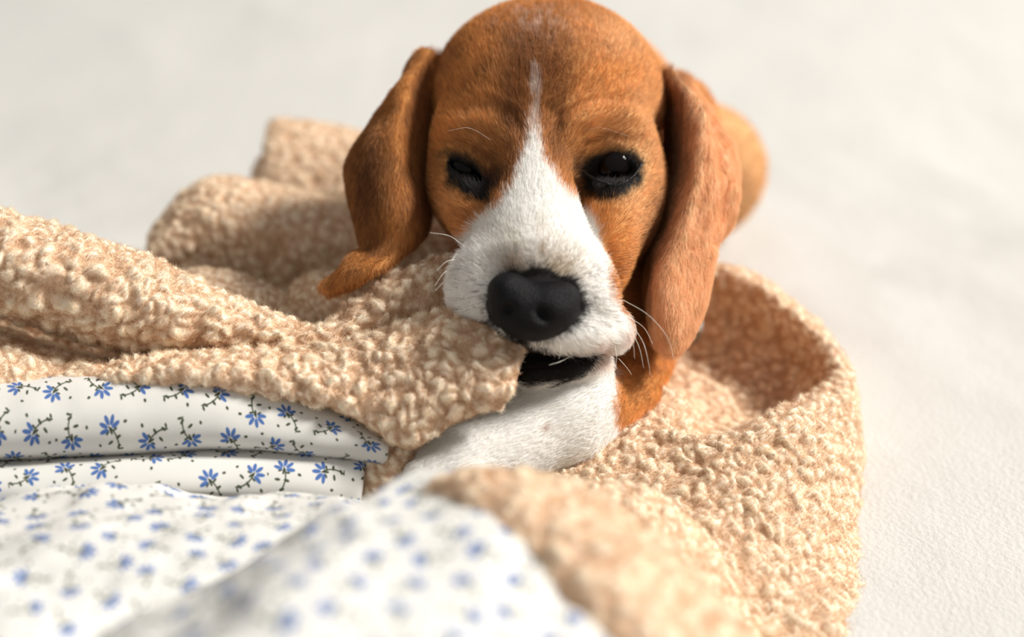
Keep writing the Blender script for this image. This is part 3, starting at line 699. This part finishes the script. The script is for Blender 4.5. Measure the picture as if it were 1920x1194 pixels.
# C: small rolls between B and the long roll
sheet('fleece_fold', [
    [(340, 520, -8), (420, 528, -7.4), (490, 556, -7), (550, 580, -6.6), (600, 596, -6)],
    [(345, 514, -6.6), (420, 520, -6), (490, 545, -5.6), (548, 572, -5.2), (600, 590, -5)],
    [(350, 535, -5.2), (420, 545, -4.8), (490, 570, -4.4), (545, 592, -4.2), (600, 600, -4)],
    [(355, 580, -4.8), (420, 590, -4.4), (490, 610, -4), (545, 625, -4), (600, 630, -4)]], 'fleece', seed=9, amp=.22, size=.4, thick=.7)
sheet('fleece_fold', [
    [(548, 566, -7), (580, 535, -7), (640, 522, -6.4), (700, 510, -5.6)],
    [(545, 558, -5.6), (580, 528, -5.4), (640, 520, -5), (700, 510, -4.6)],
    [(540, 585, -4.6), (590, 550, -4.2), (650, 540, -3.6), (710, 520, -3.4)],
    [(540, 640, -4.4), (600, 610, -3.8), (660, 600, -3), (720, 580, -3)]], 'fleece', seed=11, amp=.22, size=.4, thick=.7)
# D: long roll from the left edge to the mouth (tube cross-sections)
def roll(spine, seg=9, **kw):
    """spine: list of (top point, bottom point, depth bulge in cm): a sausage seen from the front"""
    rows = []
    for (x0, y0, w0), (x1, y1, w1), bulge in spine:
        r = []
        for k in range(seg):
            a = -0.5 + (math.pi + 1.0) * k / (seg - 1); c, s = math.cos(a), math.sin(a)
            f = 0.5 - 0.5 * c
            r.append((x0 + (x1 - x0) * f, y0 + (y1 - y0) * f, w0 + (w1 - w0) * f + bulge * s))
        rows.append(r)
    return sheet('fleece_fold', rows, 'fleece', **kw)
roll([((-120, 380, 1.5), (-140, 560, 0.8), 3.0), ((0, 408, 1.2), (-5, 582, .6), 2.9), ((130, 436, .8), (90, 608, .4), 2.8), ((230, 474, .4), (190, 640, .2), 2.6), ((330, 516, 0), (300, 664, 0), 2.4), ((430, 560, -.3), (410, 662, 0), 2.1),
      ((540, 606, -.4), (530, 652, .2), 1.6), ((605, 616, -.6), (630, 645, .2), 1.5), ((670, 572, -.9), (720, 625, -.8), 1.5), ((742, 512, -1.2), (785, 614, -1.2), 1.6), ((830, 484, -1.4), (855, 605, -1.4), 1.3), ((900, 500, -1.4), (910, 605, -1.6), 1.0)],
     seed=13, amp=.5, size=.66, thick=.5, wob=.15)
# E: fleece below the roll at the left
sheet('fleece_fold', [
    [(-140, 540, -2.5), (0, 570, -2.5), (120, 610, -2.5), (230, 640, -2.5), (330, 650, -2), (430, 655, -1.5)],
    [(-140, 612, -1.6), (0, 624, -2), (100, 655, -2.2), (210, 684, -2), (320, 694, -1.4), (430, 688, -.6)],
    [(-140, 660, 2.8), (0, 668, 2.4), (100, 688, 2.0), (210, 702, 1.8), (320, 708, 1.6), (430, 708, 1.5)],
    [(-140, 760, 4.2), (0, 760, 3.8), (100, 760, 3.3), (210, 760, 2.8), (320, 760, 2.4), (430, 760, 2)]], 'fleece', seed=17, amp=.32, thick=.8)
# F: the flap held in the mouth
sheet('fleece_fold', [
    [(110, 708, 1.4), (200, 690, 1.6), (300, 672, 1.2), (430, 662, .8), (560, 655, .8), (660, 646, 1.0), (760, 612, 1.2), (850, 590, 1.5), (930, 612, 2.4), (985, 652, 2.6)],
    [(110, 712, 2.0), (205, 698, 2.4), (310, 682, 2.6), (430, 674, 2.4), (560, 670, 2.4), (660, 660, 2.9), (760, 630, 3.1), (850, 608, 3.3), (925, 630, 3.5), (983, 664, 3.6)],
    [(110, 720, 2.6), (210, 708, 3.2), (320, 698, 3.6), (440, 698, 3.6), (570, 700, 3.6), (670, 704, 3.8), (765, 692, 4.0), (850, 670, 4.2), (920, 680, 4.4), (976, 690, 4.3)],
    [(110, 726, 2.8), (215, 714, 3.5), (330, 704, 4.0), (460, 714, 4.0), (590, 735, 4.2), (685, 762, 4.4), (768, 760, 4.6), (850, 730, 4.7), (915, 730, 4.7), (962, 728, 4.5)],
    [(110, 732, 2.2), (215, 720, 3.0), (330, 712, 3.4), (470, 722, 3.4), (600, 752, 3.8), (700, 806, 4.2), (765, 842, 4.5), (830, 806, 4.5), (880, 780, 4.4), (938, 760, 4.2)]], 'fleece', seed=19, amp=.44, size=.62, thick=.9, step=.08)
# hem hanging at the end of the flap
sheet('fleece_fold', [
    [(700, 770, 2.4), (760, 800, 2.4), (810, 800, 2.0)], [(690, 840, 3.2), (745, 850, 3.2), (790, 846, 2.4)], [(680, 890, 3.4), (738, 900, 3.3), (776, 890, 2.4)], [(676, 960, 3.4), (736, 970, 3.3), (780, 960, 2.4)]], 'fleece', seed=21, amp=.28, thick=.8)
# G: upper printed fold
sheet('floral_fold', [
    [(-140, 716, 3.0), (0, 716, 2.8), (170, 706, 2.6), (330, 698, 2.4), (460, 708, 2.3), (580, 745, 2.6), (690, 800, 3.0), (726, 822, 3.1)],
    [(-140, 732, 4.2), (0, 732, 4.0), (170, 722, 3.8), (330, 714, 3.7), (460, 726, 3.6), (580, 764, 3.6), (690, 812, 3.8), (728, 832, 3.8)],
    [(-140, 795, 5.2), (0, 790, 5.0), (170, 785, 4.8), (330, 778, 4.6), (460, 785, 4.4), (580, 805, 4.3), (690, 832, 4.3), (728, 846, 4.2)],
    [(-140, 850, 4.8), (0, 845, 4.6), (170, 838, 4.4), (330, 830, 4.2), (460, 830, 4.2), (580, 842, 4.1), (690, 856, 4.0), (726, 862, 3.9)],
    [(-140, 876, 2.6), (0, 872, 2.4), (170, 862, 2.2), (330, 850, 2.1), (460, 844, 2.1), (580, 852, 2.4), (690, 862, 2.8), (722, 866, 3.0)]], 'floral', seed=23, thick=.3, edge=.3, wob=.07, uvrot=.1)
# H: second printed fold
sheet('floral_fold', [
    [(-140, 870, 3.4), (0, 866, 3.2), (170, 858, 3.1), (330, 846, 3.0), (460, 840, 3.0), (580, 846, 3.0), (660, 856, 3.0), (690, 862, 3.0)],
    [(-140, 890, 5.0), (0, 886, 4.8), (170, 876, 4.6), (330, 868, 4.4), (460, 866, 4.2), (580, 868, 4.0), (655, 876, 3.9), (684, 880, 3.8)],
    [(-140, 920, 5.6), (0, 915, 5.4), (170, 908, 5.2), (330, 900, 5.0), (460, 900, 4.7), (580, 906, 4.5), (650, 912, 4.2), (680, 916, 4.0)],
    [(-140, 950, 5.6), (0, 946, 5.4), (170, 936, 5.2), (330, 928, 5.0), (460, 932, 4.7), (580, 940, 4.5), (645, 944, 4.2), (676, 946, 4.0)]], 'floral', seed=25, thick=.3, edge=.3, wob=.05, uvrot=-.15, uvoff=(3.1, 7.7))
# I: near printed mounds, well out of focus
sheet('floral_fold', [
    [(-160, 945, 5), (0, 935, 5), (200, 925, 5.2), (400, 925, 5.4), (560, 928, 5.6), (680, 930, 6), (760, 940, 6)],
    [(-160, 960, 7.6), (0, 950, 7.6), (200, 938, 7.6), (400, 940, 7.8), (560, 942, 7.8), (680, 938, 8.2), (770, 950, 8.2)],
    [(-160, 1010, 11.5), (0, 1000, 11.5), (200, 990, 11.5), (400, 990, 11.5), (560, 985, 11), (680, 985, 10.5), (780, 1000, 10)],
    [(-160, 1080, 15), (0, 1075, 15), (200, 1065, 14.5), (380, 1060, 14), (540, 1045, 13), (680, 1050, 11.5), (790, 1070, 10.5)],
    [(-160, 1180, 18), (0, 1170, 18), (180, 1150, 17), (360, 1130, 15.5), (540, 1120, 13.5), (680, 1140, 11.5), (800, 1160, 10)],
    [(-160, 1340, 20), (0, 1330, 20), (180, 1300, 19), (360, 1280, 16), (540, 1280, 13), (680, 1290, 11), (800, 1300, 9)]], 'floral', seed=27, thick=.4, edge=.4, wob=.4, uvrot=.5, uvoff=(11.3, 4.1))
sheet('floral_fold', [
    [(60, 1330, 16.0), (240, 1190, 15.5), (420, 1085, 14.5), (600, 990, 13.5), (720, 935, 12.5), (800, 915, 11.8), (860, 915, 11.6)],
    [(90, 1340, 22.0), (270, 1200, 21.0), (450, 1090, 19.0), (630, 995, 16.8), (740, 940, 15.0), (830, 920, 14.0), (892, 926, 13.6)],
    [(200, 1380, 27.0), (380, 1250, 25.5), (540, 1140, 23.0), (690, 1050, 20.0), (800, 990, 18.0), (890, 962, 16.6), (960, 990, 16.0)],
    [(420, 1440, 28.0), (560, 1330, 27.0), (700, 1220, 24.5), (820, 1130, 22.0), (910, 1070, 20.0), (985, 1040, 18.4), (1050, 1075, 17.6)],
    [(700, 1480, 28.0), (800, 1390, 27.0), (890, 1300, 25.0), (970, 1220, 23.0), (1030, 1160, 21.0), (1085, 1120, 19.4), (1130, 1140, 18.6)],
    [(950, 1500, 28.0), (1000, 1440, 27.0), (1060, 1360, 25.4), (1110, 1290, 23.4), (1150, 1240, 21.6), (1180, 1200, 20.0), (1210, 1210, 19.2)]], 'floral', seed=29, thick=.5, edge=.4, wob=.4, uvrot=-.4, uvoff=(2.2, 15.5))
# J: near fleece edge turned over, and the lump behind it
sheet('fleece_fold', [
    [(800, 960, 13.0), (868, 965, 14.4), (930, 1015, 16.2), (1010, 1095, 17.8), (1085, 1175, 19.0), (1170, 1285, 20.4), (1260, 1420, 21.4)],
    [(800, 935, 14.0), (875, 940, 15.6), (950, 995, 17.4), (1035, 1072, 19.0), (1115, 1155, 20.2), (1200, 1260, 21.4), (1300, 1400, 22.0)],
    [(830, 918, 14.0), (930, 922, 15.4), (1025, 972, 17.0), (1110, 1040, 18.4), (1195, 1125, 19.4), (1285, 1225, 20.4), (1390, 1370, 21.0)],
    [(860, 915, 12.6), (990, 916, 13.6), (1085, 945, 14.8), (1180, 1008, 15.8), (1270, 1092, 16.6), (1360, 1196, 17.4), (1465, 1340, 18.0)],
    [(880, 930, 11.0), (1010, 930, 11.8), (1105, 960, 12.8), (1205, 1020, 13.4), (1295, 1100, 14.0), (1385, 1205, 14.6), (1478, 1345, 15.2)]], 'fleece', seed=31, amp=.40, thick=1.2, size=.66)
sheet('fleece_fold', [
    [(960, 935, 4.6), (1060, 930, 4.8), (1160, 925, 5.0), (1235, 945, 5.2), (1300, 1000, 5.6), (1352, 1080, 6.4), (1400, 1180, 7.4), (1450, 1300, 8.6)],
    [(960, 930, 7.0), (1060, 928, 7.2), (1155, 930, 7.2), (1225, 955, 7.2), (1287, 1012, 7.6), (1335, 1092, 8.4), (1380, 1190, 9.4), (1430, 1310, 10.4)],
    [(960, 965, 8.4), (1050, 970, 8.6), (1130, 985, 8.8), (1190, 1025, 9.2), (1245, 1085, 9.8), (1288, 1155, 10.6), (1332, 1245, 11.4), (1380, 1350, 12)],
    [(960, 1020, 8.4), (1040, 1030, 8.6), (1110, 1060, 9), (1168, 1110, 9.4), (1216, 1170, 10), (1255, 1240, 10.8), (1296, 1320, 11.6), (1340, 1420, 12)]], 'fleece', seed=33, amp=.40, thick=1.0, size=.6)
# K: right fold: pocket, rim and outer slope
rim = [(1290, 500, -10), (1380, 520, -9.3), (1470, 572, -8.0), (1543, 645, -5.6), (1572, 718, -3.6), (1524, 752, -1.2), (1450, 788, .6), (1340, 830, 1.6), (1230, 815, .6), (1150, 836, .8), (1020, 884, 1.2)]
in1 = [(1310, 570, -11.2), (1390, 600, -11), (1455, 650, -10.2), (1506, 700, -8.6), (1520, 745, -6.6), (1490, 780, -4.6), (1430, 806, -2.8), (1330, 836, -1), (1235, 795, -.9), (1160, 806, -1.4), (1020, 864, -1.0)]
in2 = [(1310, 640, -11), (1370, 680, -10.4), (1405, 726, -8.8), (1425, 752, -7.6), (1430, 775, -6.8), (1410, 785, -6.2), (1385, 790, -5.6), (1325, 795, -4.6), (1240, 740, -3.4), (1160, 770, -3.4), (1020, 830, -4)]
in3 = [(1215, 680, -9.6), (1220, 690, -9), (1225, 700, -8.2), (1225, 708, -7.5), (1222, 714, -6.9), (1215, 718, -6.4), (1205, 722, -6), (1190, 722, -5.6), (1165, 715, -5.6), (1120, 740, -5.8), (1020, 800, -5.5)]
o1 = [(1300, 496, -13), (1395, 522, -12), (1490, 582, -11), (1568, 660, -8), (1590, 745, -4.8), (1585, 810, -1.6), (1530, 856, 1.2), (1425, 905, 2.8), (1310, 925, 3.2), (1200, 940, 3.4), (1050, 960, 3.4)]
o2 = [(1310, 520, -15), (1405, 548, -13.6), (1500, 612, -12), (1580, 702, -9), (1596, 795, -5.4), (1602, 885, -2.2), (1588, 940, .4), (1532, 1020, 3.4), (1430, 1075, 5.4), (1300, 1110, 6.6), (1100, 1120, 7)]
o3 = [(1310, 560, -17), (1410, 590, -15.4), (1505, 660, -13.6), (1584, 760, -10), (1600, 850, -6.6), (1610, 950, -3), (1616, 1020, .2), (1622, 1100, 3.4), (1590, 1240, 7.6), (1460, 1320, 9.4), (1200, 1300, 10)]
sheet('fleece_fold', [list(r) for r in zip(in3, in2, in1, rim, o1, o2, o3)], 'fleece', seed=37, amp=.42, thick=.5, size=.54, step=.085, wob=.16, edge=.5)
